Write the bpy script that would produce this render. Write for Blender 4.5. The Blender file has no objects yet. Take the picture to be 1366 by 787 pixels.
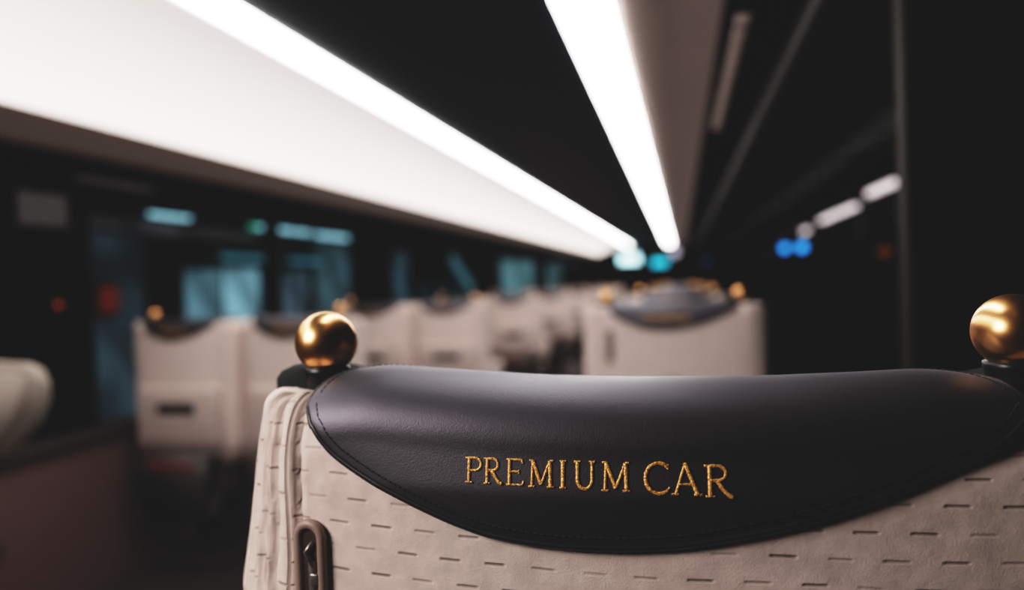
import bpy, bmesh, math, random
from mathutils import Vector, Matrix
random.seed(4)
PI = math.pi
scene = bpy.context.scene
col = scene.collection
EYE = 1.2                      # camera height above the carriage floor

# ------------------------------------------------------------------ helpers
def setp(o, label=None, cat=None, group=None, kind=None):
    if label: o['label'] = label
    if cat: o['category'] = cat
    if group: o['group'] = group
    if kind: o['kind'] = kind
    return o

def thing(name, label, cat, loc=(0, 0, 0), rz=0, group=None):
    o = bpy.data.objects.new(name, None)
    o.empty_display_size = 0.1
    col.objects.link(o); o.location = loc; o.rotation_euler = (0, 0, rz)
    return setp(o, label, cat, group)

def obj(name, bm, mat, parent=None, smooth=False):
    me = bpy.data.meshes.new(name)
    bm.normal_update(); bm.to_mesh(me); bm.free()
    me.materials.append(mat)
    if smooth:
        for p in me.polygons: p.use_smooth = True
    o = bpy.data.objects.new(name, me); col.objects.link(o)
    if parent: o.parent = parent
    return o

def struct(name, bm, mat, smooth=False):
    return setp(obj(name, bm, mat, None, smooth), kind='structure')

def box(bm, x0, x1, y0, y1, z0, z1, bev=0, seg=2):
    m = Matrix.Translation(((x0+x1)/2, (y0+y1)/2, (z0+z1)/2)) @ Matrix.Diagonal((abs(x1-x0), abs(y1-y0), abs(z1-z0), 1))
    r = bmesh.ops.create_cube(bm, size=1, matrix=m)
    if bev:
        es = list({e for v in r['verts'] for e in v.link_edges})
        bmesh.ops.bevel(bm, geom=es, offset=bev, segments=seg, affect='EDGES', profile=0.5)

def bx(*a, **k):
    bm = bmesh.new(); box(bm, *a, **k); return bm

def lathe(bm, prof, n=48, c=(0, 0, 0)):
    rings = []
    for r, z in prof:
        if r < 1e-6: rings.append([bm.verts.new((c[0], c[1], c[2]+z))])
        else: rings.append([bm.verts.new((c[0]+r*math.cos(2*PI*i/n), c[1]+r*math.sin(2*PI*i/n), c[2]+z)) for i in range(n)])
    for a, b in zip(rings, rings[1:]):
        for i in range(n):
            j = (i+1) % n
            if len(a) == 1 and len(b) == 1: continue
            if len(a) == 1: bm.faces.new((a[0], b[j], b[i]))
            elif len(b) == 1: bm.faces.new((a[i], a[j], b[0]))
            else: bm.faces.new((a[i], a[j], b[j], b[i]))
    return bm

def tube(bm, pts, rad, n=8, closed=False, flat=1.0, up=None):
    """tube along pts; rad number or list; flat squashes it along 'up'"""
    P = [Vector(p) for p in pts]; N = len(P); rings = []
    prev = None
    for i, p in enumerate(P):
        a = P[(i-1) % N] if (closed or i > 0) else p
        b = P[(i+1) % N] if (closed or i < N-1) else p
        t = (b-a).normalized()
        u = Vector(up) if up is not None else (prev if prev else (Vector((0, 0, 1)) if abs(t.z) < .9 else Vector((1, 0, 0))))
        u = (u - t*u.dot(t)).normalized(); prev = u
        w = t.cross(u)
        r = rad[i] if isinstance(rad, (list, tuple)) else rad
        rings.append([bm.verts.new(p + w*(r*math.cos(2*PI*k/n)) + u*(r*flat*math.sin(2*PI*k/n))) for k in range(n)])
    M = N if closed else N-1
    for i in range(M):
        A = rings[i]; B = rings[(i+1) % N]
        for k in range(n):
            bm.faces.new((A[k], A[(k+1) % n], B[(k+1) % n], B[k]))
    if not closed:
        bm.faces.new(rings[0][::-1]); bm.faces.new(rings[-1])
    return bm

def interp(tab, x):
    if x <= tab[0][0]: return tab[0][1]
    for (a, b), (c, d) in zip(tab, tab[1:]):
        if x <= c: 
            t = (x-a)/(c-a); return b + (d-b)*t
    return tab[-1][1]

def sm(tab, x, w=.008):        # smoothed table
    return (interp(tab, x-w) + 2*interp(tab, x) + interp(tab, x+w))/4

# ------------------------------------------------------------------ materials
def newmat(name):
    m = bpy.data.materials.new(name); m.use_nodes = True
    nt = m.node_tree; b = nt.nodes['Principled BSDF']
    return m, nt, b

def link(nt, a, b): nt.links.new(a, b)

def noise_bump(nt, b, scale, strength, dist=.001, detail=3):
    tc = nt.nodes.new('ShaderNodeTexCoord'); n = nt.nodes.new('ShaderNodeTexNoise')
    n.inputs['Scale'].default_value = scale; n.inputs['Detail'].default_value = detail
    bp = nt.nodes.new('ShaderNodeBump'); bp.inputs['Strength'].default_value = strength; bp.inputs['Distance'].default_value = dist
    link(nt, tc.outputs['Object'], n.inputs['Vector']); link(nt, n.outputs['Fac'], bp.inputs['Height'])
    link(nt, bp.outputs['Normal'], b.inputs['Normal'])
    return n, bp

def simple(name, c, rough=.6, metal=0, bump=None, spec=.5, var=0):
    m, nt, b = newmat(name)
    b.inputs['Base Color'].default_value = (*c, 1); b.inputs['Roughness'].default_value = rough
    b.inputs['Metallic'].default_value = metal; b.inputs['Specular IOR Level'].default_value = spec
    sc = bump[0] if bump else 20
    tc = nt.nodes.new('ShaderNodeTexCoord'); n = nt.nodes.new('ShaderNodeTexNoise')
    n.inputs['Scale'].default_value = sc; n.inputs['Detail'].default_value = 3
    link(nt, tc.outputs['Object'], n.inputs['Vector'])
    if bump:
        bp = nt.nodes.new('ShaderNodeBump'); bp.inputs['Strength'].default_value = bump[1]; bp.inputs['Distance'].default_value = .001
        link(nt, n.outputs['Fac'], bp.inputs['Height']); link(nt, bp.outputs['Normal'], b.inputs['Normal'])
    v = var or .12
    mp = nt.nodes.new('ShaderNodeMapRange'); mp.inputs['To Min'].default_value = 1-v; mp.inputs['To Max'].default_value = 1+v
    mx = nt.nodes.new('ShaderNodeMix'); mx.data_type = 'RGBA'; mx.blend_type = 'MULTIPLY'; mx.inputs[0].default_value = 1
    mx.inputs[6].default_value = (*c, 1)
    link(nt, n.outputs['Fac'], mp.inputs['Value']); link(nt, mp.outputs[0], mx.inputs[7]); link(nt, mx.outputs[2], b.inputs['Base Color'])
    return m

def emit(name, c, s, fade=None):
    m, nt, b = newmat(name)
    b.inputs['Base Color'].default_value = (c[0]*.3, c[1]*.3, c[2]*.3, 1)
    b.inputs['Emission Color'].default_value = (*c, 1); b.inputs['Emission Strength'].default_value = s
    b.inputs['Roughness'].default_value = .7
    return m

def emit_blotchy(name, c, s, scale=1.5, lo=.35):
    m = emit(name, c, s); nt = m.node_tree; b = nt.nodes['Principled BSDF']
    tc = nt.nodes.new('ShaderNodeTexCoord'); n = nt.nodes.new('ShaderNodeTexNoise'); n.inputs['Scale'].default_value = scale
    mp = nt.nodes.new('ShaderNodeMapRange'); mp.inputs['From Min'].default_value = .35; mp.inputs['From Max'].default_value = .65
    mp.inputs['To Min'].default_value = lo*s; mp.inputs['To Max'].default_value = s*1.25
    link(nt, tc.outputs['Object'], n.inputs['Vector']); link(nt, n.outputs['Fac'], mp.inputs['Value']); link(nt, mp.outputs[0], b.inputs['Emission Strength'])
    return m

def fabric_mat():
    m, nt, b = newmat('beige_velvet')
    N = nt.nodes.new
    uv = N('ShaderNodeUVMap'); uv.uv_map = 'UVMap'
    # a little waviness of the woven pattern
    wn = N('ShaderNodeTexNoise'); wn.inputs['Scale'].default_value = 9
    link(nt, uv.outputs['UV'], wn.inputs['Vector'])
    ws = N('ShaderNodeVectorMath'); ws.operation = 'MULTIPLY_ADD'; ws.inputs[1].default_value = (.012, .006, 0)
    link(nt, wn.outputs['Color'], ws.inputs[0]); link(nt, uv.outputs['UV'], ws.inputs[2])
    sep = N('ShaderNodeSeparateXYZ'); link(nt, ws.outputs[0], sep.inputs[0])
    def M(op, a, bb=None, c=None):
        n = N('ShaderNodeMath'); n.operation = op
        for i, v in enumerate((a, bb, c)):
            if v is None: continue
            if isinstance(v, (int, float)): n.inputs[i].default_value = v
            else: link(nt, v, n.inputs[i])
        return n.outputs[0]
    U, V = sep.outputs[0], sep.outputs[1]
    rv = M('DIVIDE', M('ADD', V, M('MULTIPLY', U, .02)), .0155)
    row = M('FLOOR', rv); fv = M('FRACT', rv)
    half = M('MULTIPLY', M('MODULO', row, 2.0), .5)
    rnd = N('ShaderNodeTexWhiteNoise'); rnd.noise_dimensions = '1D'; link(nt, row, rnd.inputs['W'])
    off = M('ADD', half, M('MULTIPLY', rnd.outputs['Value'], .22))
    cu = M('ADD', M('DIVIDE', U, .030), off)
    fu = M('FRACT', cu); cell = M('FLOOR', cu)
    rn2 = N('ShaderNodeTexWhiteNoise'); rn2.noise_dimensions = '2D'
    cb = N('ShaderNodeCombineXYZ'); link(nt, cell, cb.inputs[0]); link(nt, row, cb.inputs[1]); link(nt, cb.outputs[0], rn2.inputs['Vector'])
    def step(v, c0, hw, soft):   # 1 inside |v-c0|<hw
        d = M('ABSOLUTE', M('SUBTRACT', v, c0))
        n = N('ShaderNodeMapRange'); n.interpolation_type = 'SMOOTHSTEP'
        n.inputs['From Min'].default_value = hw-soft; n.inputs['From Max'].default_value = hw+soft
        n.inputs['To Min'].default_value = 1; n.inputs['To Max'].default_value = 0
        link(nt, d, n.inputs['Value']); return n.outputs[0]
    mask = M('MULTIPLY', step(fu, .45, .22, .05), step(fv, .5, .05, .05))
    mask = M('MULTIPLY', mask, M('ADD', M('MULTIPLY', rn2.outputs['Value'], .7), .3))
    au = M('ABSOLUTE', U)
    for c0, hw, k in ((.2240, .0013, .75), (.2425, .0013, .6), (.2535, .0011, .6), (.267, .0012, .4)):
        mask = M('MAXIMUM', mask, M('MULTIPLY', step(au, c0, hw, .0007), k))
    fine = N('ShaderNodeTexNoise'); fine.inputs['Scale'].default_value = 900; fine.inputs['Detail'].default_value = 4
    link(nt, uv.outputs['UV'], fine.inputs['Vector'])
    pile = N('ShaderNodeTexNoise'); pile.inputs['Scale'].default_value = 60; pile.inputs['Detail'].default_value = 3
    link(nt, uv.outputs['UV'], pile.inputs['Vector'])
    h = M('ADD', M('MULTIPLY', mask, -1.0), M('ADD', M('MULTIPLY', fine.outputs['Fac'], .22), M('MULTIPLY', pile.outputs['Fac'], .9)))
    bp = N('ShaderNodeBump'); bp.inputs['Strength'].default_value = .75; bp.inputs['Distance'].default_value = .0014
    link(nt, h, bp.inputs['Height']); link(nt, bp.outputs['Normal'], b.inputs['Normal'])
    mx = N('ShaderNodeMix'); mx.data_type = 'RGBA'
    mx.inputs[6].default_value = (.72, .585, .535, 1); mx.inputs[7].default_value = (.22, .15, .115, 1)
    link(nt, M('MULTIPLY', mask, .8), mx.inputs[0])  # colour darkened along the seams, and as shade inside the incised dashes
    mr = N('ShaderNodeMapRange'); mr.inputs['From Min'].default_value = .3; mr.inputs['From Max'].default_value = .7
    mr.inputs['To Min'].default_value = .86; mr.inputs['To Max'].default_value = 1.08; link(nt, pile.outputs['Fac'], mr.inputs['Value'])
    m2 = N('ShaderNodeMix'); m2.data_type = 'RGBA'; m2.blend_type = 'MULTIPLY'; m2.inputs[0].default_value = 1
    link(nt, mx.outputs[2], m2.inputs[6]); link(nt, mr.outputs[0], m2.inputs[7])
    link(nt, m2.outputs[2], b.inputs['Base Color'])
    b.inputs['Roughness'].default_value = .95; b.inputs['Specular IOR Level'].default_value = .15
    b.inputs['Sheen Weight'].default_value = .35; b.inputs['Sheen Roughness'].default_value = .5
    b.inputs['Sheen Tint'].default_value = (1, .93, .88, 1)
    return m

def leather_mat():
    m, nt, b = newmat('black_leather')
    b.inputs['Base Color'].default_value = (.008, .0077, .0092, 1)
    b.inputs['Roughness'].default_value = .5; b.inputs['Specular IOR Level'].default_value = 1.0
    b.inputs['Specular Tint'].default_value = (.95, .88, 1, 1)
    b.inputs['Sheen Weight'].default_value = .15; b.inputs['Sheen Roughness'].default_value = .35; b.inputs['Sheen Tint'].default_value = (.93, .84, .98, 1)
    tc = nt.nodes.new('ShaderNodeTexCoord')
    v = nt.nodes.new('ShaderNodeTexVoronoi'); v.inputs['Scale'].default_value = 950; v.feature = 'F1'
    n = nt.nodes.new('ShaderNodeTexNoise'); n.inputs['Scale'].default_value = 260; n.inputs['Detail'].default_value = 3
    ad = nt.nodes.new('ShaderNodeMath'); ad.operation = 'ADD'
    link(nt, tc.outputs['Object'], v.inputs['Vector']); link(nt, tc.outputs['Object'], n.inputs['Vector'])
    link(nt, v.outputs['Distance'], ad.inputs[0]); link(nt, n.outputs['Fac'], ad.inputs[1])
    bp = nt.nodes.new('ShaderNodeBump'); bp.inputs['Strength'].default_value = .11; bp.inputs['Distance'].default_value = .0006
    link(nt, ad.outputs[0], bp.inputs['Height']); link(nt, bp.outputs['Normal'], b.inputs['Normal'])
    return m

def brass_mat():
    m, nt, b = newmat('brushed_brass')
    b.inputs['Base Color'].default_value = (.94, .50, .22, 1); b.inputs['Metallic'].default_value = 1
    b.inputs['Roughness'].default_value = .29
    noise_bump(nt, b, 300, .03, .0005)
    return m

def thread_mat():
    m, nt, b = newmat('gold_thread')
    tc = nt.nodes.new('ShaderNodeTexCoord'); n = nt.nodes.new('ShaderNodeTexNoise')
    n.inputs['Scale'].default_value = 1100; n.inputs['Detail'].default_value = 2
    link(nt, tc.outputs['Object'], n.inputs['Vector'])
    cr = nt.nodes.new('ShaderNodeValToRGB'); e = cr.color_ramp.elements
    e[0].position = .36; e[0].color = (.42, .15, .025, 1); e[1].position = .62; e[1].color = (1, .60, .19, 1)
    link(nt, n.outputs['Fac'], cr.inputs[0]); link(nt, cr.outputs[0], b.inputs['Base Color'])
    bp = nt.nodes.new('ShaderNodeBump'); bp.inputs['Strength'].default_value = .6; bp.inputs['Distance'].default_value = .0006
    link(nt, n.outputs['Fac'], bp.inputs['Height']); link(nt, bp.outputs['Normal'], b.inputs['Normal'])
    b.inputs['Metallic'].default_value = .35; b.inputs['Roughness'].default_value = .38
    return m

def glass_mat(name, tint, gloss):
    m = bpy.data.materials.new(name); m.use_nodes = True; nt = m.node_tree
    nt.nodes.clear()
    out = nt.nodes.new('ShaderNodeOutputMaterial'); t = nt.nodes.new('ShaderNodeBsdfTransparent'); g = nt.nodes.new('ShaderNodeBsdfGlossy')
    n = nt.nodes.new('ShaderNodeTexNoise'); n.inputs['Scale'].default_value = 3
    t.inputs['Color'].default_value = (*tint, 1); g.inputs['Roughness'].default_value = .03
    mr = nt.nodes.new('ShaderNodeMapRange'); mr.inputs['To Min'].default_value = gloss*.9; mr.inputs['To Max'].default_value = gloss*1.1
    mx = nt.nodes.new('ShaderNodeMixShader')
    link(nt, n.outputs['Fac'], mr.inputs['Value']); link(nt, mr.outputs[0], mx.inputs[0]); link(nt, t.outputs[0], mx.inputs[1]); link(nt, g.outputs[0], mx.inputs[2])
    link(nt, mx.outputs[0], out.inputs[0])
    return m

FAB = fabric_mat(); LEA = leather_mat(); BRASS = brass_mat(); GOLD = thread_mat()
CAP = simple('dark_felt', (.016, .021, .019), .95, bump=(500, .8), spec=.2, var=.5)
BLK = simple('black_plastic', (.008, .008, .008), .35, spec=.4)
PIPE = simple('dark_leather_piping', (.012, .011, .014), .38)
STIT = simple('dark_stitching', (.003, .003, .004), .6)
TAUPE = simple('taupe_plastic', (.30, .215, .18), .45)
RECESS = simple('brown_recess', (.05, .028, .022), .5)
STEEL = simple('dull_metal', (.35, .3, .28), .35, metal=.8)
SLOT = simple('dark_slot', (.012, .011, .012), .8, spec=.1)
PANEL = simple('beige_back_panel', (.52, .42, .38), .8)
DARKP = simple('dark_brown_plastic', (.05, .035, .03), .6)
SHAD = simple('charcoal_shell', (.07, .058, .053), .6)
REDS = simple('red_webbing', (.22, .03, .025), .7)
CEIL = simple('dark_ceiling_gloss', (.008, .0165, .027), .5, spec=.12)
WALLD = simple('dark_wall', (.0016, .0015, .0014), .8, spec=0)
WALLB = simple('brown_wall_trim', (.04, .026, .019), .7, spec=.2)
MAROON = simple('maroon_side_panel', (.135, .08, .077), .9, spec=.1)
SILL = simple('dark_sill', (.03, .022, .017), .5)
FLOORM = simple('dark_floor', (.03, .018, .018), .8)
COVE = simple('warm_cove', (.42, .33, .30), .7)
RAIL = simple('grey_brown_rail', (.03, .025, .022), .6)
POST = simple('brown_post', (.010, .0048, .0022), .7, spec=.2)
SLAT = simple('pale_slat', (.85, .70, .64), .5)
STRIP = emit('strip_light', (1, .985, .97), 15)
GL_L = glass_mat('teal_tinted_glass', (.88, .97, 1.0), .012)
GL_R = glass_mat('smoked_glass', (.9, .9, .9), .0012)

# ------------------------------------------------------------------ seat shape
# local frame: origin on the floor under the brass balls, +x right, +y towards the front of the carriage, back faces -y
RZ = [(-.30, 1.134), (-.225, 1.134), (-.20, 1.141), (-.17, 1.1435), (-.13, 1.1405), (-.06, 1.1365), (0, 1.135), (.08, 1.135), (.13, 1.1365), (.17, 1.138), (.20, 1.135), (.225, 1.132), (.30, 1.13)]
RT = .040
LOW = [(-.2145, 1.121), (-.209, 1.110), (-.195, 1.094), (-.178, 1.084), (-.162, 1.076), (-.136, 1.065), (-.112, 1.056), (-.088, 1.049),
       (-.065, 1.046), (-.038, 1.0445), (-.007, 1.045), (.022, 1.0475), (.043, 1.051), (.075, 1.058), (.103, 1.066), (.142, 1.080), (.181, 1.097), (.198, 1.106), (.2145, 1.121)]
FRONTQ = [(-.2145, .034), (-.2125, .020), (-.207, .010), (-.196, -.002), (-.18, -.018), (-.15, -.032), (-.10, -.044), (0, -.05),
          (.10, -.044), (.15, -.032), (.18, -.018), (.196, -.002), (.207, .010), (.2125, .020), (.2145, .034)]

def bump(x, z):
    b = max(0., 1-(x/.24)**2)
    return -.022*b*min(1., max(0., (1.155-z)/.08))
def yb(x, z): return -.045 + bump(x, z)

def lea(x, q, off=.004):
    zt = sm(RZ, x)
    if q <= 0:
        z = zt - .25*q*q/.05; y = yb(x, zt-RT) + RT - q
        n = Vector((0, 0, 1)); p = Vector((x, y, z-.004))
    elif q < RT*PI/2:
        t = q/RT; z = zt - RT*(1-math.cos(t)); y = yb(x, zt-RT) + RT - RT*math.sin(t)
        n = Vector((0, -math.sin(t), math.cos(t))); p = Vector((x, y, z)) - Vector((0, 0, .004*max(0, math.cos(t))))
    else:
        z = zt - RT - (q - RT*PI/2); y = yb(x, z); n = Vector((0, -1, 0)); p = Vector((x, y, z))
    return p + n*off
def q_of_z(x, z):
    zt = sm(RZ, x)
    if z < zt-RT: return RT*PI/2 + (zt-RT-z)
    return RT*math.acos(max(-1, min(1, 1-(zt-z)/RT)))
def qlow(x): return q_of_z(x, sm(LOW, x, .006)) if abs(x) < .2085 else q_of_z(x, interp(LOW, x))

def leather_outline(inset=0, n=150):
    """closed loop of (x,q)"""
    X = [.2143*math.sin(PI/2*(2*i/n-1)) for i in range(n+1)]
    lo = [(x, qlow(x)) for x in X]
    hi = [(x, sm(FRONTQ, x, .003)) for x in X][::-1]
    loop = lo + hi[1:-1]
    if inset:
        cq = .045; out = []
        m = len(loop)
        for i in range(m):
            a = Vector(loop[i-2]); b = Vector(loop[(i+2) % m]); t = (b-a).normalized()
            nrm = Vector((-t.y, t.x))
            p = Vector(loop[i])
            c = Vector((p.x*.6, .0))
            if (c-p).dot(nrm) < 0: nrm = -nrm
            out.append(tuple(p + nrm*inset))
        loop = out
    return loop

def width(z):
    return interp([(0, .30), (.99, .30), (1.04, .2885), (1.09, .279), (1.12, .272), (1.132, .267), (1.2, .26)], z)

def groove(s, z):
    """outward displacement by the seam positions at |arc| = s"""
    d = 0
    def g(c, w, a): return a*math.exp(-((s-c)/w)**2)
    wv = .0012*math.sin(z*95) + .0008*math.sin(z*231+1)
    d += g(.2225+.0005*math.sin(z*300), .0013, -.0045)
    d += g(.231, .006, .0022)
    d += g(.2415+wv, .0016, -.0035)
    d += g(.247+wv, .003, .0028)
    d += g(.2525+wv*.8, .0013, -.0036)
    d += g(.2585+wv*.5, .0035, .0022)
    d += g(.266+wv*.3, .0016, -.003)
    d += g(.279, .008, .0012)
    return d

def shell_mesh(fine=True):
    bm = bmesh.new(); uvl = bm.loops.layers.uv.new('UVMap')
    nb = 60 if fine else 16
    zs = [.50, .60, .70, .80, .88, .94]
    if fine: zs += [.94+.004*i for i in range(1, 45)]
    else: zs += [.98, 1.02, 1.05, 1.08, 1.1, 1.112]
    ztop = 1.133
    zs = [z for z in zs if z < ztop-.013]
    rr = .010
    tops = [(ztop-.012, 0)] + [(ztop-.010+rr*math.sin(t), rr*(1-math.cos(t))) for t in [PI/10*k for k in range(1, 6)]]
    levels = [(z, 0) for z in zs] + tops
    rings = []
    for z, ins in levels:
        W = width(z) if fine else interp([(0, .312), (1.1, .308), (1.132, .300)], z); cr = W-.222
        pts = []
        # half outline from centre back to centre front, x>=0
        half = []
        k = nb
        for i in range(k): 
            x = .222*i/k; half.append((x, yb(x, z), 0, -1, x))
        nc = 40 if fine else 10
        ry = .07
        for i in range(nc+1):
            t = PI/2*i/nc
            # ellipse
            x = .222 + cr*math.sin(t); y = -.045 + bump(.222, z)*(1-i/nc) + ry*(1-math.cos(t))
            nx, ny = math.sin(t)/cr, -math.cos(t)/ry; L = math.hypot(nx, ny)
            half.append((x, y, nx/L, ny/L, .222 + .105*i/nc))
        half.append((W, .06, 1, 0, .362))
        for i in range(1, 7):
            t = PI/2*i/6
            half.append((W-.04+.04*math.cos(t), .06+.04*math.sin(t), math.cos(t), math.sin(t), .362+.06*i/6))
        half.append((.12, .10, 0, 1, .5)); 
        full = [(-x, y, -nx, ny, -s) for x, y, nx, ny, s in half[::-1]] + half[1:]
        # remove centre dup at back, keep the seam at the centre of the front
        ring = []
        for x, y, nx, ny, s in full:
            d = groove(abs(s), z) if fine else groove(abs(s), z)*.5
            sc = .0015*math.sin(s*260) if ins or z > 1.118 else 0
            px = x + nx*(d-ins); py = y + ny*(d-ins)
            dz = .16*max(0, y+.005) + .004*max(0, 1-abs(x)/.2) + (.008 if fine else .002)*min(1, max(0, (x-.05)/.12))
            top = z + sc*min(1, abs(s)/.2) - dz*max(0, min(1, (z-1.08)/.04))
            top -= .0045*min(1, max(0, (abs(x)-.2)/.02))*max(0, min(1, (z-1.1)/.03))
            if y < .03 and abs(x) < .245:
                w = min(1, max(0, (.245-abs(x))/.03)); zs_ = sm(RZ, x) - .0075
                if top > zs_-RT:
                    zc = min(top, zs_-.0005)
                    yo = RT - math.sqrt(max(0, RT*RT-(zc-(zs_-RT))**2))
                    py = py + w*max(0, yo-.0); top = top + (zc-top)*w
            ring.append((bm.verts.new((px, py, top)), s, z))
        rings.append(ring)
    for A, B in zip(rings, rings[1:]):
        n = len(A)
        for i in range(n):
            j = (i+1) % n
            f = bm.faces.new((A[i][0], A[j][0], B[j][0], B[i][0]))
            for lp, q in zip(f.loops, (A[i], A[j], B[j], B[i])): lp[uvl].uv = (q[1], q[2])
    bm.faces.new([v[0] for v in rings[-1]]); bm.faces.new([v[0] for v in rings[0]][::-1])
    return bm

def leather_mesh():
    bm = bmesh.new(); n = 110; m = 40
    grid = []
    for i in range(n+1):
        x = .2143*math.sin(PI/2*(2*i/n-1))
        q0 = sm(FRONTQ, x, .003); q1 = qlow(x)
        row = []
        for j in range(m+1):
            t = j/m
            q = q0 + (q1-q0)*t
            e = min(t, 1-t)
            off = .0045 + .0012*(1-math.exp(-e*14))
            row.append(bm.verts.new(lea(x, q, off)))
        grid.append(row)
    for a, b in zip(grid, grid[1:]):
        for j in range(m):
            bm.faces.new((a[j], b[j], b[j+1], a[j+1]))
    return bm

# ------------------------------------------------------------------ embroidered lettering
def arc(cx, cy, rx, ry, a0, a1, n=14):
    return [(cx+rx*math.cos(math.radians(a0+(a1-a0)*i/n)), cy+ry*math.sin(math.radians(a0+(a1-a0)*i/n))) for i in range(n+1)]
K, T = .092, .062          # thick and thin stroke half widths in cap heights, scaled below
def letter(ch):
    """strokes: (points, half width), y 0..1, advance width last"""
    s = []
    ser = lambda x, y, w=.13: s.append(([(x-w, y), (x+w, y)], .038))
    if ch == 'P':
        s.append(([(.17, 0), (.17, 1)], .062)); ser(.17, .02); ser(.10, .98, .08)
        s.append(([(.17, .97), (.34, .98)] + arc(.36, .73, .24, .25, 80, -80) + [(.30, .48), (.19, .49)], .052)); w = .62
    elif ch == 'R':
        s.append(([(.17, 0), (.17, 1)], .064)); ser(.17, .02); ser(.10, .98, .08)
        s.append(([(.17, .97), (.34, .98)] + arc(.38, .75, .22, .23, 80, -80) + [(.30, .52), (.19, .52)], .052))
        s.append(([(.36, .51), (.50, .27), (.64, .08), (.78, .0)], .066)); ser(.74, .01, .07); w = .80
    elif ch == 'E':
        s.append(([(.17, 0), (.17, 1)], .064)); s.append(([(.06, .98), (.62, .98), (.65, .84)], .042))
        s.append(([(.17, .52), (.52, .52)], .044)); s.append(([(.52, .60), (.52, .43)], .03)); s.append(([(.06, .02), (.64, .02), (.70, .19)], .042)); w = .72
    elif ch == 'M':
        s.append(([(.17, 0), (.20, .97)], .046)); ser(.17, .02, .12); ser(.15, .98, .08)
        s.append(([(.20, .97), (.52, .10)], .066)); s.append(([(.52, .10), (.84, .97)], .048))
        s.append(([(.84, .97), (.87, 0)], .066)); ser(.87, .02, .13); ser(.91, .98, .07); w = 1.04
    elif ch == 'I':
        s.append(([(.17, 0), (.17, 1)], .068)); ser(.17, .02); ser(.17, .98); w = .34
    elif ch == 'U':
        s.append(([(.17, 1), (.17, .36)] + arc(.44, .34, .27, .32, 180, 360) + [(.71, 1)], [.062]*4+[.062]*10+[.05]*3)); ser(.17, .98); ser(.71, .98, .11); w = .86
    elif ch == 'C':
        s.append((arc(.46, .5, .40, .50, 48, 312, 26), .060)); s.append(([(.73, .98), (.72, .80)], .036)); s.append(([(.73, .14), (.76, .22)], .032)); w = .80
    elif ch == 'A':
        s.append(([(.14, 0), (.46, 1.03)], .046)); s.append(([(.44, 1.03), (.82, 0)], .068)); s.append(([(.26, .34), (.68, .34)], .04))
        ser(.13, .02, .12); ser(.83, .02, .13); w = .96
    return s, w

def lettering_mesh():
    bm = bmesh.new()
    # (letter, left edge, right edge, base z, cap height)
    L = [('P', -.1010, -.0902, 1.0800, .0145), ('R', -.0892, -.0768, 1.0798, .0146), ('E', -.0755, -.0635, 1.0795, .0148),
         ('M', -.0617, -.0450, 1.0790, .0151), ('I', -.0428, -.0380, 1.0788, .0153), ('U', -.0345, -.0210, 1.0786, .0155),
         ('M', -.0188, -.0006, 1.0782, .0158), ('C', .0060, .0212, 1.0776, .0162), ('A', .0212, .0385, 1.0772, .0165), ('R', .0392, .0555, 1.0764, .0168)]
    for ch, x0, x1, zb, h in L:
        st, w = letter(ch)
        sx = (x1-x0)/w
        for pts, hw in st:
            # resample
            P = []; Hs = []
            for i in range(len(pts)-1):
                (ax, ay), (bx_, by) = pts[i], pts[i+1]
                d = math.hypot(bx_-ax, by-ay); n = max(1, int(d/.035))
                for k in range(n):
                    P.append((ax+(bx_-ax)*k/n, ay+(by-ay)*k/n)); Hs.append((hw[min(i, len(hw)-1)] if isinstance(hw, list) else hw))
            P.append(pts[-1]); Hs.append(Hs[-1])
            W3 = []
            for (ax, ay) in P:
                x = x0 + ax*sx; z = zb + ay*h
                W3.append(lea(x, q_of_z(x, z), .0061))
            rad = [hh*h*random.uniform(.92, 1.22)*1.1 for hh in Hs]
            if len(W3) > 1: tube(bm, W3, rad, n=8, flat=.5, up=(0, -1, 0))
    return bm

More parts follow.
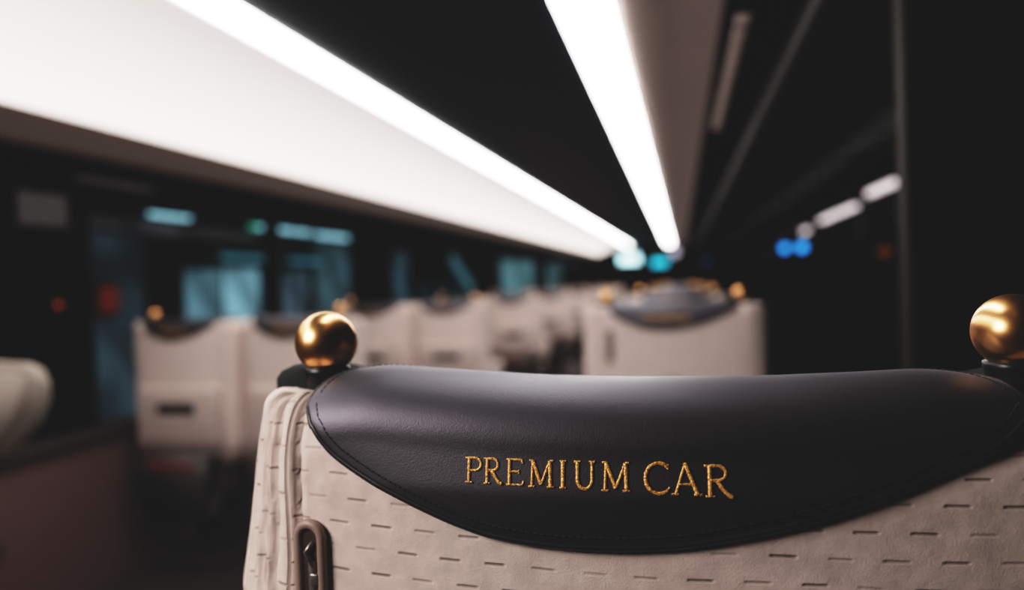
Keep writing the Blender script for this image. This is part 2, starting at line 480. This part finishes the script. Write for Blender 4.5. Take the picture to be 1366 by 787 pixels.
def build_seat(name, label, cat, fine, balls, knob=None, group=None, slot_x=0, oval=False):
    t = thing(name, label, cat, group=group)
    s = obj('backrest', shell_mesh(fine), FAB, t, True)
    # dark cap on top of the backrest
    bm = bmesh.new(); n = 64; ring = []
    lv = [(1.0, 1.115), (1.0, 1.128), (.985, 1.1335), (.95, 1.1375), (.85, 1.1395), (.5, 1.1405)]
    for sc, z in lv:
        r = []
        for i in range(n):
            a = 2*PI*i/n; ca, sa = math.cos(a), math.sin(a)
            ex = 2/3.2
            x = .271*sc*math.copysign(abs(ca)**ex, ca); y = .026 + (.050*sc*math.copysign(abs(sa)**ex, sa))
            lowr = .02*max(0, y+.01) + .020*(1-min(1, abs(x)/.24)**4)  - .0055 - .0012*min(1, max(0, (abs(x)-.19)/.03)) + (.006 if x > 0 else 0)*min(1, x/.1)
            r.append(bm.verts.new((x, y, z-.001-lowr)))
        ring.append(r)
    for a, b in zip(ring, ring[1:]):
        for i in range(n): bm.faces.new((a[i], a[(i+1) % n], b[(i+1) % n], b[i]))
    bm.faces.new(ring[-1]); bm.faces.new(ring[0][::-1])
    obj('top_cap', bm, CAP, t, True)
    hc = obj('headrest_cover', leather_mesh(), LEA, t, True)
    bm = bmesh.new(); lp = leather_outline()
    tube(bm, [lea(x, q, .0035) for x, q in lp], .0023, n=8, closed=True)
    obj('piping', bm, PIPE, hc, True)
    bm = bmesh.new(); lp = leather_outline(.0062, 300)
    acc = 0; prev = None; cur = []
    for x, q in lp:
        if abs(x) > .209: prev = None; continue
        p = lea(x, q, .0056)
        if prev is None: prev = p; acc = 0; cur = [p]; continue
        acc += (p-prev).length; prev = p; cur.append(p)
        if acc > .0034:
            if len(cur) > 1: tube(bm, [cur[0], cur[0].lerp(cur[-1], .7)], .00055, n=5)
            acc = 0; cur = [p]
    if fine: obj('stitching', bm, STIT, hc)
    else: bm.free()
    obj('lettering', lettering_mesh(), GOLD, hc, True)['label'] = 'gold embroidered words PREMIUM CAR'
    for bxx in balls:
        st = obj('ball_stem', lathe(bmesh.new(), [(0, 1.10), (.0170, 1.10), (.0170, 1.118), (.0152, 1.121), (.0152, 1.136), (.0163, 1.139), (.0163, 1.1425), (.012, 1.145), (0, 1.145)], 48, (bxx, 0, 0)), BLK, t, True)
        b = bmesh.new(); bmesh.ops.create_uvsphere(b, u_segments=64, v_segments=40, radius=.0222, matrix=Matrix.Translation((bxx, 0, 1.1605)))
        g = obj('grip_ball', b, BRASS, t, True); g['label'] = 'polished brass grip ball'
    if oval:
        cx, z0, z1, hw = -.2125, .935, 1.0365, .0105
        def stad(r, off, nn=16):
            pts = []
            for i in range(nn+1): a = PI*i/nn; pts.append((cx+r*math.cos(a), z1-.0 + r*math.sin(a) - r))
            for i in range(nn+1): a = PI+PI*i/nn; pts.append((cx+r*math.cos(a), z0 + r*math.sin(a) + r))
            return [Vector((x, yb(x, z)+off, z)) for x, z in pts]
        bm = bmesh.new(); tube(bm, [p+Vector((0, 0, .009)) if p.z > 1 else p for p in stad(hw-.0015, -.003)], .0034, n=10, closed=True)
        fr = obj('side_pull', bm, TAUPE, t, True); fr['label'] = 'taupe oval pull recess'
        bm = bmesh.new(); vs = [bm.verts.new(p+Vector((0, -.0035, .009 if p.z > 1 else 0))) for p in stad(hw-.002, 0)]; bm.faces.new(vs)
        obj('recess', bm, RECESS, fr)
        bm = bmesh.new(); box(bm, cx-.001, cx+.0045, -.056, -.050, .95, 1.022, .0015)
        box(bm, cx+.001, cx+.007, -.057, -.052, 1.006, 1.014, .001)
        tube(bm, [(cx+.003, -.055, 1.018), (cx-.002, -.056, 1.028), (cx+.003, -.055, 1.034)], .0016, 8)
        obj('latch', bm, STEEL, fr, True)
    if knob:
        kx, kz = knob
        bm = bmesh.new(); lathe(bm, [(0, .0), (.028, 0), (.028, .006), (.020, .010), (.012, .008), (0, .008)], 32)
        bmesh.ops.transform(bm, matrix=Matrix.Translation((kx, yb(kx, kz)+.001, kz)) @ Matrix.Rotation(PI/2, 4, 'X'), verts=bm.verts)
        obj('coat_hook', bm, TAUPE, t, True)
    # lower back: panel with slot, foot rest basket, cushion, armrests, base
    p = obj('back_panel', bx(-.235, .235, -.092, -.03, .575, .835, bev=.018, seg=3), PANEL, t, True)
    obj('card_slot', bx(slot_x-.108, slot_x+.108, -.0945, -.088, .718, .766, bev=.002), SLOT, p)
    bm = bmesh.new()
    for (w0, w1, y0, z0, z1) in [(.21, .17, -.13, .25, .54)]:
        vs = [[bm.verts.new((sx*w, y, z)) for sx in (-1, 1)] for (w, y, z) in [(w0, -.04, z1), (w0, y0, z1), (w0*.97, y0-.01, z1-.12), (w1, y0+.01, z0+.02), (w1*.9, -.06, z0), (w1*.9, .0, z0), (w0, .0, z1)]]
        m_ = len(vs)
        for i in range(m_):
            a, b = vs[i], vs[(i+1) % m_]; bm.faces.new((a[0], a[1], b[1], b[0]))
        bm.faces.new([v[0] for v in vs][::-1]); bm.faces.new([v[1] for v in vs])
        bmesh.ops.bevel(bm, geom=list(bm.edges), offset=.012, segments=2, affect='EDGES')
    fr = obj('foot_rest', bm, SHAD, t, True)
    bm = bmesh.new(); box(bm, -.13, .13, -.150, -.138, .49, .515, .003)
    obj('strap', bm, REDS, fr)
    obj('seat_cushion', bx(-.25, .25, .06, .56, .36, .50, bev=.035, seg=4), FABP, t, True)
    for sx in (-1, 1):
        obj('armrest', bx(sx*.265-.03, sx*.265+.03, .06, .50, .46, .66, bev=.025, seg=4), FABP, t, True)
    obj('lower_back', bx(-.26, .26, -.03, .08, .34, .58, bev=.02, seg=2), DARKP, t, True)
    bm = bmesh.new(); box(bm, -.19, .19, .0, .42, .0, .05, .01); box(bm, -.10, .10, .12, .32, .045, .37, .01)
    obj('base', bm, DARKP, t)
    return t
FABP = simple('plain_beige_velvet', (.60, .49, .445), .95, bump=(200, .4))

def dup(root, loc, rz=0, label=None, group=None):
    r = root.copy(); col.objects.link(r); r.location = loc; r.rotation_euler = (0, 0, rz)
    if label: r['label'] = label
    if group: r['group'] = group
    for ch in list(root.children):
        c = ch.copy(); col.objects.link(c); c.parent = r
        for g in list(ch.children):
            d = g.copy(); col.objects.link(d); d.parent = c
    return r

# ---- near seat
near = build_seat('train_seat', 'large beige velvet train seat nearest the camera, black leather headrest cover lettered in gold', 'seat', True, (-.222, .222), oval=True)
near.location = (-.03, .5, 0)

PITCH = 2.08
G1 = 'single seats in the right row'; G2 = 'window seats on the left'; G3 = 'aisle seats on the left'
sgl = build_seat('train_seat', 'x', 'seat', False, (-.222, .222), knob=(.0, .855), oval=True)
single_labels = ['single beige seat directly ahead, beyond the near leather headrest', 'second single beige seat ahead in the right row', 'third single beige seat ahead in the right row']
ORD = ['', 'second', 'third', 'fourth', 'fifth', 'sixth', 'seventh', 'eighth', 'ninth']
for i in range(9):
    y = .5 + 2.12 + i*PITCH
    lab = 'single beige seat directly ahead, its gold lettering blurred above the near headrest' if i == 0 else 'single beige seat, %s ahead of the near seat in the right row' % ORD[i]
    if i == 0: sgl.location = (-.03, y, 0); sgl['label'] = lab; sgl['group'] = G1
    
    o_ = sgl if i == 0 else dup(sgl, (-.03, y, 0), 0, lab, G1)
    o_.scale = (1, 1, .978-.0065*(y-2.6))
win = build_seat('train_seat', 'x', 'seat', False, (-.222,), knob=(.14, .835))
SL = (.86, 1, .955)
ais = build_seat('train_seat', 'x', 'seat', False, (.222,))
ais.scale = SL; win.scale = SL
# the first window seat in view shows a plain back (no hook)
wplain = build_seat('train_seat', 'beige window seat under the first left window, nearest with a dark card slot', 'seat', False, (-.185,))
wplain.location = (-2.10, 2.86, 0); wplain['group'] = G2; wplain.scale = (.84, 1, .955)
for i in range(8):
    y = 2.86 + i*PITCH
    if i == 0:
        ais.location = (-1.565, y, 0); ais['label'] = 'beige aisle seat partly hidden behind the nearest brass ball'; ais['group'] = G3
    else:
        o_ = dup(ais, (-1.565, y, 0), 0, 'beige aisle seat on the left, %s row along' % ORD[i], G3); o_.scale = (.86, 1, .957-.0045*(y-2.86))
        lab = 'beige window seat on the left, %s row along' % ORD[i]
        if i == 1: win.location = (-2.10, y, 0); win['label'] = lab; win['group'] = G2
        o_ = win if i == 1 else dup(win, (-2.10, y, 0), 0, lab, G2)
        o_.scale = (.86, 1, .957-.0045*(y-2.86))

# ---- turned seat at the far left, rounded headrest wing in view
t = thing('swivelled_seat', 'pale seat with rounded headrest pad cut off by the left picture edge', 'seat', (-1.80, 1.52, 0))
bm = bmesh.new()
out = [(-.27, .98), (-.27, .92), (-.20, .83), (-.12, .79), (.12, .79), (.185, .835), (.245, .895), (.272, .945), (.274, .99), (.258, 1.022), (.225, 1.038), (.1, 1.045), (-.1, 1.045), (-.225, 1.038), (-.258, 1.02)]
fv = [bm.verts.new((x, -.03, z)) for x, z in out]; bv = [bm.verts.new((x, .05, z)) for x, z in out]
bm.faces.new(fv); bm.faces.new(bv[::-1])
for i in range(len(out)):
    j = (i+1) % len(out); bm.faces.new((fv[j], fv[i], bv[i], bv[j]))
bmesh.ops.recalc_face_normals(bm, faces=bm.faces)
es = [e for e in bm.edges if abs(e.verts[0].co.y-e.verts[1].co.y) < .01]
bmesh.ops.bevel(bm, geom=es, offset=.018, segments=4, affect='EDGES')
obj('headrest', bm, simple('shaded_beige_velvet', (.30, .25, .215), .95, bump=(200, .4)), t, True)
obj('backrest', bx(-.27, -.05, .0, .11, .42, .84, bev=.03, seg=3), DARKP, t, True)
obj('seat_cushion', bx(-.62, -.38, .08, .5, .34, .44, bev=.03, seg=3), DARKP, t, True)
bm = bmesh.new(); box(bm, -.60, -.42, .1, .4, 0, .04, .01); box(bm, -.55, -.46, .15, .3, .03, .36, .01); obj('base', bm, DARKP, t)

# ------------------------------------------------------------------ carriage shell
Y0, Y1 = -3.0, 23.2
XL, XR = -2.46, .50
struct('floor', bx(XL-.1, XR+.1, Y0, Y1, -.06, 0), FLOORM)
CZ = EYE+.95
struct('ceiling', bx(XL-.06, XR+.06, Y0, Y1, CZ+.03, CZ+.07), WALLD)
struct('trim_9', bx(-1.405, -.40, Y0, Y1, CZ, CZ+.03), CEIL)
# illuminated left cove panel: curved opal surface
def cove():
    bm = bmesh.new(); prof = []
    for i in range(17):
        t = i/16; x = -1.54 + (-2.32+1.54)*t; z = CZ-.002 + (EYE+.692-CZ)*(t**1.25)
        prof.append((x, z))
    A = [bm.verts.new((x, -.5, z)) for x, z in prof]; B = [bm.verts.new((x, 21.8, z)) for x, z in prof]
    for i in range(16): bm.faces.new((A[i], B[i], B[i+1], A[i+1]))
    return bm
m = emit('opal_cove', (1, .875, .83), .5); COVEL = m
nt = m.node_tree; b = nt.nodes['Principled BSDF']; b.inputs['Base Color'].default_value = (.75, .70, .68, 1)
tc = nt.nodes.new('ShaderNodeTexCoord'); sp = nt.nodes.new('ShaderNodeSeparateXYZ'); mr = nt.nodes.new('ShaderNodeMapRange')
mr.inputs['From Min'].default_value = -1.54; mr.inputs['From Max'].default_value = -2.2; mr.inputs['To Min'].default_value = .62; mr.inputs['To Max'].default_value = 2.2
link(nt, tc.outputs['Object'], sp.inputs[0]); link(nt, sp.outputs[0], mr.inputs['Value']); link(nt, mr.outputs[0], b.inputs['Emission Strength'])
o = obj('cove_light', cove(), COVEL, None, True); setp(o, 'long curved cream light panel above the left windows', 'cove light')

def strip(name, x0, x1, y0, y1, label):
    o = thing(name, label, 'ceiling light', ((x0+x1)/2, (y0+y1)/2, CZ), group=None)
    w = (x1-x0)/2; L = (y1-y0)/2
    obj('diffuser', bx(-w, w, -L, L, -.016, .004), STRIP, o)
    bm = bmesh.new(); box(bm, -w-.004, w+.004, -L, L, .006, .0295); obj('housing', bm, WALLD, o)
    return o
strip('light_strip', -1.535, -1.41, -.5, 22.6, 'long white ceiling light strip beside the cream light panel')
strip('light_strip', -.395, -.3105, .45, 22.8, 'left one of the two parallel white strips above the single seats')
strip('light_strip', -.2845, -.205, .45, 22.8, 'right one of the two parallel white strips above the single seats')
struct('trim_1', bx(-.3105, -.2845, Y0, 22.8, CZ+.02, CZ+.03), WALLD)
# right ceiling: warm cove, dark channel with slats, dim rail
bm = bmesh.new()
P = [(-.20, CZ+.004), (-.15, CZ+.002), (-.08, CZ-.004), (.0, CZ-.018), (.08, CZ-.036), (.165, CZ-.06)]
A = [bm.verts.new((x, Y0, z)) for x, z in P]; B = [bm.verts.new((x, Y1, z)) for x, z in P]
for i in range(len(P)-1): bm.faces.new((A[i], A[i+1], B[i+1], B[i]))
struct('trim_2', bm, COVE, True)
struct('trim_3', bx(.165, XR+.05, Y0, Y1, CZ-.01, CZ+.03), WALLD)
o = thing('air_vent', 'slatted air vent in the dark ceiling right of the strips', 'vent', (.235, 3.6, CZ-.06))
obj('vent_tray', bx(-.05, .05, -.95, 1.2, .0, .051), WALLD, o)
for i in range(13): obj('slat', bx(-.022, .022, -.9+i*.16, -.9+i*.16+.06, -.024, .001, bev=.003), SLAT, o)
struct('trim_4', bx(.425, .50, Y0, Y1, CZ-.14, CZ-.06, bev=.01), RAIL)

# left wall
struct('trim_5', bx(XL, -2.30, Y0, Y1, EYE+.55, EYE+.70, bev=.02), WALLB)
def leftwall():
    bm = bmesh.new()
    box(bm, XL-.06, XL, Y0, Y1, EYE+.43, CZ+.02)          # above the windows
    box(bm, XL-.06, XL, Y0, 2.70, EYE-.56, EYE+.43)
    for a, b_ in [(5.46, 6.14), (9.35, 10.1), (13.0, 13.75), (18.7, Y1)]:
        box(bm, XL-.06, XL, a, b_, EYE-.56, EYE+.43)
    return bm
struct('wall_left', leftwall(), WALLD)
struct('baseboard_left', bx(XL-.06, XL+.10, Y0, Y1, 0, EYE-.585), MAROON)
struct('trim_6', bx(XL-.05, -2.33, Y0, Y1, EYE-.585, EYE-.555, bev=.006), SILL)
wi = [(2.70, 5.46), (6.14, 9.35), (10.1, 13.0), (13.75, 18.7)]
for n, (a, b_) in enumerate(wi):
    bm = bmesh.new(); f = .03
    box(bm, XL-.05, XL+.01, a, a+f, EYE-.56, EYE+.43); box(bm, XL-.05, XL+.01, b_-f, b_, EYE-.56, EYE+.43)
    box(bm, XL-.05, XL+.01, a, b_, EYE+.40, EYE+.43)
    if n == 0: box(bm, XL-.05, XL+.01, 4.2, 4.28, EYE-.56, EYE+.43)
    w = struct('window_%d' % (n+1), bm, WALLD)
    g = obj('pane', bx(XL-.03, XL-.024, a+.01, b_-.01, EYE-.555, EYE+.425), GL_L, w)
# right wall
bm = bmesh.new()
box(bm, XR, XR+.06, Y0, Y1, EYE+.42, CZ+.02); box(bm, XR, XR+.06, Y0, Y1, 0, EYE-.5); box(bm, XR, XR+.06, Y0, 1.86, EYE-.5, EYE+.42)
for a, b_ in [(6.3, 6.6), (12.2, Y1)]: box(bm, XR, XR+.06, a, b_, EYE-.5, EYE+.42)
struct('wall_right', bm, WALLD)
struct('trim_7', bx(XR-.012, XR, 1.80, 1.87, .1, CZ-.14, bev=.004), POST)
for n, (a, b_) in enumerate([(1.86, 6.3), (6.6, 12.2)]):
    bm = bmesh.new(); f = .03
    box(bm, XR, XR+.05, a, a+f, EYE-.5, EYE+.42); box(bm, XR, XR+.05, b_-f, b_, EYE-.5, EYE+.42); box(bm, XR, XR+.05, a, b_, EYE-.5, EYE-.47)
    w = struct('window_%d' % (n+5), bm, WALLD)
    obj('pane', bx(XR+.02, XR+.026, a+.01, b_-.01, EYE-.49, EYE+.42), GL_R, w)
# end walls
struct('wall_back', bx(XL-.06, XR+.06, Y1, Y1+.06, 0, CZ+.05), WALLD)
struct('wall_front', bx(XL-.06, XR+.06, Y0-.06, Y0, 0, CZ+.05), WALLD)

# information screens and lights at the far end
SCR1 = emit('screen_white_blue', (.55, .93, 1), 3.2); SCR2 = emit('screen_cyan', (.03, .62, .85), 1.5)
def screen(x0, x1, z0, z1, y, mat, label):
    o = thing('information_screen', label, 'screen', ((x0+x1)/2, y, (z0+z1)/2))
    w, h = (x1-x0)/2, (z1-z0)/2
    obj('bezel', bx(-w-.06, w+.06, 0, .08, -h-.06, h+.06, bev=.01), BLK, o)
    obj('bracket', bx(-.05, .05, .02, .07, h+.04, CZ+.031-(z0+z1)/2), BLK, o)
    obj('display', bx(-w, w, -.012, .004, -h, h), mat, o)
screen(-1.80, -1.20, 1.63, 1.90, 22.9, SCR1, 'glowing pale blue information screen at the far end')
screen(-.83, -.38, 1.52, 1.72, 22.9, SCR2, 'cyan information screen at the far end, right of the brighter one')
def disc(name, x, y, z, r, mat, label, cat, face='y', group=None):
    o = thing(name, label, cat, (x, y, z), group=group)
    bm = bmesh.new(); lathe(bm, [(0, -.02), (r, -.02), (r, .0), (r*.8, .012), (0, .014)], 24)
    bmesh.ops.transform(bm, matrix=Matrix.Rotation(PI/2, 4, 'X'), verts=bm.verts); obj('lens', bm, mat, o, True)
    bm = bmesh.new(); lathe(bm, [(0, -.05), (r*1.2, -.05), (r*1.2, -.015), (0, -.015)], 24)
    bmesh.ops.transform(bm, matrix=Matrix.Rotation(PI/2, 4, 'X'), verts=bm.verts); obj('rim', bm, BLK, o, True)
disc('round_lamp', -.155, 23.1, 1.92, .13, emit('grey_lamp', (.75, .72, .85), 1.0), 'small round greyish lamp where the ceiling strips end', 'lamp')

# sign and vents on the near left wall
o = thing('wall_notice', 'dim grey rectangular notice plate on the dark left wall before the first window', 'sign', (XL+.004, 2.49, 1.547))
obj('plate', bx(0, .01, -.12, .12, -.065, .065), simple('grey_plate', (.02, .0155, .015), .6), o)
obj('rim', bx(-.003, .006, -.126, .126, -.071, .071), WALLD, o)
o = thing('grab_rail', 'faint grey horizontal rail high on the left wall', 'rail', (XL+.03, 2.87, 1.69))
bm = bmesh.new(); tube(bm, [(0, -.23, 0), (0, .23, 0)], .014, 12); obj('bar', bm, simple('rail_grey', (.085, .07, .07), .5), o, True)
for s_ in (-.2, .2):
    bm = bmesh.new(); tube(bm, [(-.03, s_, 0), (0, s_, 0)], .008, 8); obj('bracket', bm, WALLD, o, True)
for i in range(5):
    lab = 'faint round air nozzle under the light panel, %s of five from the left' % ['first', 'second', 'third', 'fourth', 'fifth'][i]
    o = thing('air_nozzle', lab, 'vent', (XL+.005, 2.40+i*.115, 1.775), group='round air nozzles')
    bm = bmesh.new(); lathe(bm, [(0, 0), (.02, 0), (.02, .008), (.013, .012), (.010, .004), (0, .004)], 20)
    bmesh.ops.transform(bm, matrix=Matrix.Rotation(PI/2, 4, 'Y'), verts=bm.verts); obj('nozzle', bm, simple('nozzle_grey', (.05, .043, .04), .5), o, True)
o = thing('indicator_lamp', 'small dim orange indicator on the dark left wall', 'lamp', (XL+.003, 2.55, 1.167))
bm = bmesh.new(); lathe(bm, [(0, 0), (.014, 0), (.012, .008), (0, .01)], 16); bmesh.ops.transform(bm, matrix=Matrix.Rotation(PI/2, 4, 'Y'), verts=bm.verts)
obj('lens', bm, emit('orange_dim', (.8, .16, .04), .28), o, True)

# ------------------------------------------------------------------ station platform outside, left
XO = -6.05
TEALD = simple('dark_teal_wall', (.03, .045, .05), .8)
setp(obj('trim_8', bx(XO-.12, XO-.06, 5, 46, -1.2, 3.2), TEALD), kind='structure')
setp(obj('trim_10', bx(-8, -3.2, 5, 46, 2.24, 2.3), simple('canopy_grey', (.03, .027, .027), .8)), kind='structure')
setp(obj('trim_11', bx(1.9, 2.8, 6, 30, 2.24, 2.3), WALLD), kind='structure')
def lamp_tube(x, y0, y1, z, mat, label, rad=.035, dz=0):
    o = thing('platform_lamp', label, 'lamp', (x, (y0+y1)/2, z), group=None)
    L = (y1-y0)/2
    bm = bmesh.new(); tube(bm, [(0, -L, -dz/2), (0, L, dz/2)], rad, 12); obj('tube', bm, mat, o, True)
    bm = bmesh.new(); box(bm, -.06, .06, -L, L, .03, .07)
    for yy in (-L*.7, L*.7): box(bm, -.008, .008, yy-.008, yy+.008, .06, 2.245-z)
    obj('housing', bm, WALLD, o)
CY = emit('cyan_tube', (.55, .82, .90), 1.15); CYG = emit('green_tube', (.10, .62, .42), .9); CYD = emit('dim_tube', (.16, .36, .42), .5)
lamp_tube(-6, 7.62, 8.32, 2.14, CY, 'pale cyan platform lamp outside the first left window, set apart from the others')
lamp_tube(-6, 9.72, 9.85, 2.13, CYG, 'short green tinted platform lamp outside the left windows')
lamp_tube(-6, 9.86, 10.25, 2.13, CY, 'short cyan platform lamp touching the green tinted one')
lamp_tube(-6, 10.5, 11.4, 2.13, CY, 'cyan platform lamp right of the green tinted one', .04)
lamp_tube(-6, 11.65, 12.9, 2.11, CY, 'cyan platform lamp nearest the dark window pillar', .04)
lamp_tube(-5.8, 8.7, 10.1, 1.66, CYD, 'dim long lamp low over the cyan lit doorway', .05)
lamp_tube(-5.8, 10.45, 11.45, 1.65, CYD, 'dim long lamp low right of the window mullion', .05)
def lit(y0, y1, z0, z1, mat, label, name='lit_panel', cat='lit panel', tilt=0, x=XO):
    o = thing(name, label, cat, (x, (y0+y1)/2, (z0+z1)/2))
    L, h = (y1-y0)/2, (z1-z0)/2
    bm = bx(-.02, .02, -L, L, -h, h)
    fr = bx(-.05, -.015, -L-.04, L+.04, -h-.04, h+.04)
    o.rotation_euler = (tilt, 0, 0)
    obj('glow', bm, mat, o); obj('frame', fr, WALLD, o)  # glow is emission; on pillars, beam, hoarding, boards it stands in for light
lit(8.26, 8.98, .55, 1.50, emit_blotchy('cyan_lit', (.30, .46, .52), .42), 'cyan lit doorway outside, left half', 'lit_doorway', 'doorway')
lit(9.08, 9.92, .55, 1.52, emit_blotchy('cyan_lit_b', (.38, .58, .65), .62), 'brighter cyan lit doorway outside, right half', 'lit_doorway', 'doorway')
lit(10.45, 11.4, .5, 1.50, emit_blotchy('slate_lit', (.16, .20, .24), .45), 'slate blue lit panel behind the dark mullion')
lit(11.7, 13.0, .3, 2.0, emit_blotchy('teal_lit', (.13, .20, .22), .5), 'dull teal panel at the right end of the first window')
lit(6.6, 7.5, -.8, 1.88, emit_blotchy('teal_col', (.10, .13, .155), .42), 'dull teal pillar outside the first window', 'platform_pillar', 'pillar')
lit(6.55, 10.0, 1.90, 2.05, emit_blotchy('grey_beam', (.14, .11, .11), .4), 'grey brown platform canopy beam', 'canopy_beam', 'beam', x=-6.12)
lit(6.76, 7.0, 1.02, 1.30, emit('red_sign', (.45, .06, .03), .30), 'dim red sign on the platform pillar', 'red_sign', 'sign', x=-5.98)
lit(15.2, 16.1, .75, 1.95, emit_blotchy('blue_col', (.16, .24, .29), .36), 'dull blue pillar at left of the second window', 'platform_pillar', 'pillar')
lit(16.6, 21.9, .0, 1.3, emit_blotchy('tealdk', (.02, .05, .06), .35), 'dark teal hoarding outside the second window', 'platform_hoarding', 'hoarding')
lit(19.0, 21.2, 1.28, 1.62, emit('diag_teal', (.14, .26, .29), .6), 'teal diagonal handrail glow of a platform stair', 'stair_glow', 'stair', tilt=-.42, x=-5.93)
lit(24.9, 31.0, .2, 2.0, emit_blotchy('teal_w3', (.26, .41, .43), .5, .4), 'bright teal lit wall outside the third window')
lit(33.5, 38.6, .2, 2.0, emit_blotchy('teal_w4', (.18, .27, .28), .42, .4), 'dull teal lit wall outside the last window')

# ------------------------------------------------------------------ platform outside, right
WH = emit('pinkish_white_tube', (.95, .83, .85), 1.9)
lamp_tube(2.3, 8.95, 10.05, 2.14, WH, 'pale platform lamp nearest the brown post on the right', .04)
lamp_tube(2.3, 10.75, 13.3, 2.045, WH, 'longest pale platform lamp on the right, in the middle', .04, -.02)
lamp_tube(2.3, 14.7, 15.1, 1.965, WH, 'short far platform lamp on the right above the blue lights', .05)
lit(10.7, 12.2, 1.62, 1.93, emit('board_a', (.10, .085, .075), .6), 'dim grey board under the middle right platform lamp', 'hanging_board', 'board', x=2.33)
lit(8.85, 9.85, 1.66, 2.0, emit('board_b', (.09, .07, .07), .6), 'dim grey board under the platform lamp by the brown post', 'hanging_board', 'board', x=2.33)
disc('orange_lamp', 2.3, 9.38, 1.40, .06, emit('orange_b', (.55, .16, .05), .35), 'dim orange light low outside the right window', 'lamp')
BLU = emit('blue_lamp', (.06, .36, .95), 3.2)
disc('signal_lamp', 2.3, 17.8, 1.743, .09, BLU, 'bright blue signal light, left one of the pair at right', 'signal lamp')
disc('signal_lamp', 2.3, 15.35, 1.675, .085, BLU, 'bright blue signal light, right one of the pair at right', 'signal lamp')
disc('signal_lamp', .38, 11.5, EYE+.20, .035, emit('blue_dim', (.02, .12, .38), .6), 'dim blue light in the dark left of the bright blue pair', 'signal lamp')

# ------------------------------------------------------------------ lights
def area(name, loc, rot, sx, sy, e, c):
    l = bpy.data.lights.new(name, 'AREA'); l.shape = 'RECTANGLE'; l.size = sx; l.size_y = sy; l.energy = e; l.color = c
    o = bpy.data.objects.new(name, l); col.objects.link(o); o.location = loc; o.rotation_euler = rot
    return o
area('seat_fill_light', (-.98, -.22, EYE+.38), Vector((-.98+.22, -.22-.48, .38+.2)).to_track_quat('Z', 'Y').to_euler(), .42, .36, 13, (1, .92, .88))  # added fill light behind the camera, brightens the near seat's left side
w = bpy.data.worlds.new('night'); scene.world = w; w.use_nodes = True
w.node_tree.nodes['Background'].inputs[0].default_value = (.5, .6, .8, 1); w.node_tree.nodes['Background'].inputs[1].default_value = .001

# ------------------------------------------------------------------ camera
cam = bpy.data.cameras.new('camera'); co = bpy.data.objects.new('camera', cam); col.objects.link(co); scene.camera = co
cam.sensor_width = 36; cam.lens = 1000*36/1366; cam.clip_start = .02; cam.clip_end = 200
R = Matrix(((0.975033, 0.029222, 0.220128), (0.219444, 0.02487, -0.975308), (-0.033975, 0.999264, 0.017837)))
co.matrix_world = Matrix.Translation((0, 0, EYE)) @ R.to_4x4()
cam.dof.use_dof = True; cam.dof.focus_distance = .445; cam.dof.aperture_fstop = 2.5
vs = scene.view_settings
vs.view_transform = 'Standard'; vs.look = 'None'; vs.exposure = 0; vs.gamma = 1
vs.use_curve_mapping = True
cm = vs.curve_mapping
cm.white_level = (4, 4, 4)
c = cm.curves[3]
pts = [(0, .0100), (.012, .0125), (.05, .034), (.15, .135), (.35, .37), (.7, .66), (1.2, .82), (2.2, .925), (4, 1.0)]
c.points[0].location = (0, pts[0][1]); c.points[1].location = (1, 1)
for x, y in pts[1:-1]:
    p = c.points.new(x/4, y)
for p in c.points: p.handle_type = 'AUTO_CLAMPED'
cm.update()
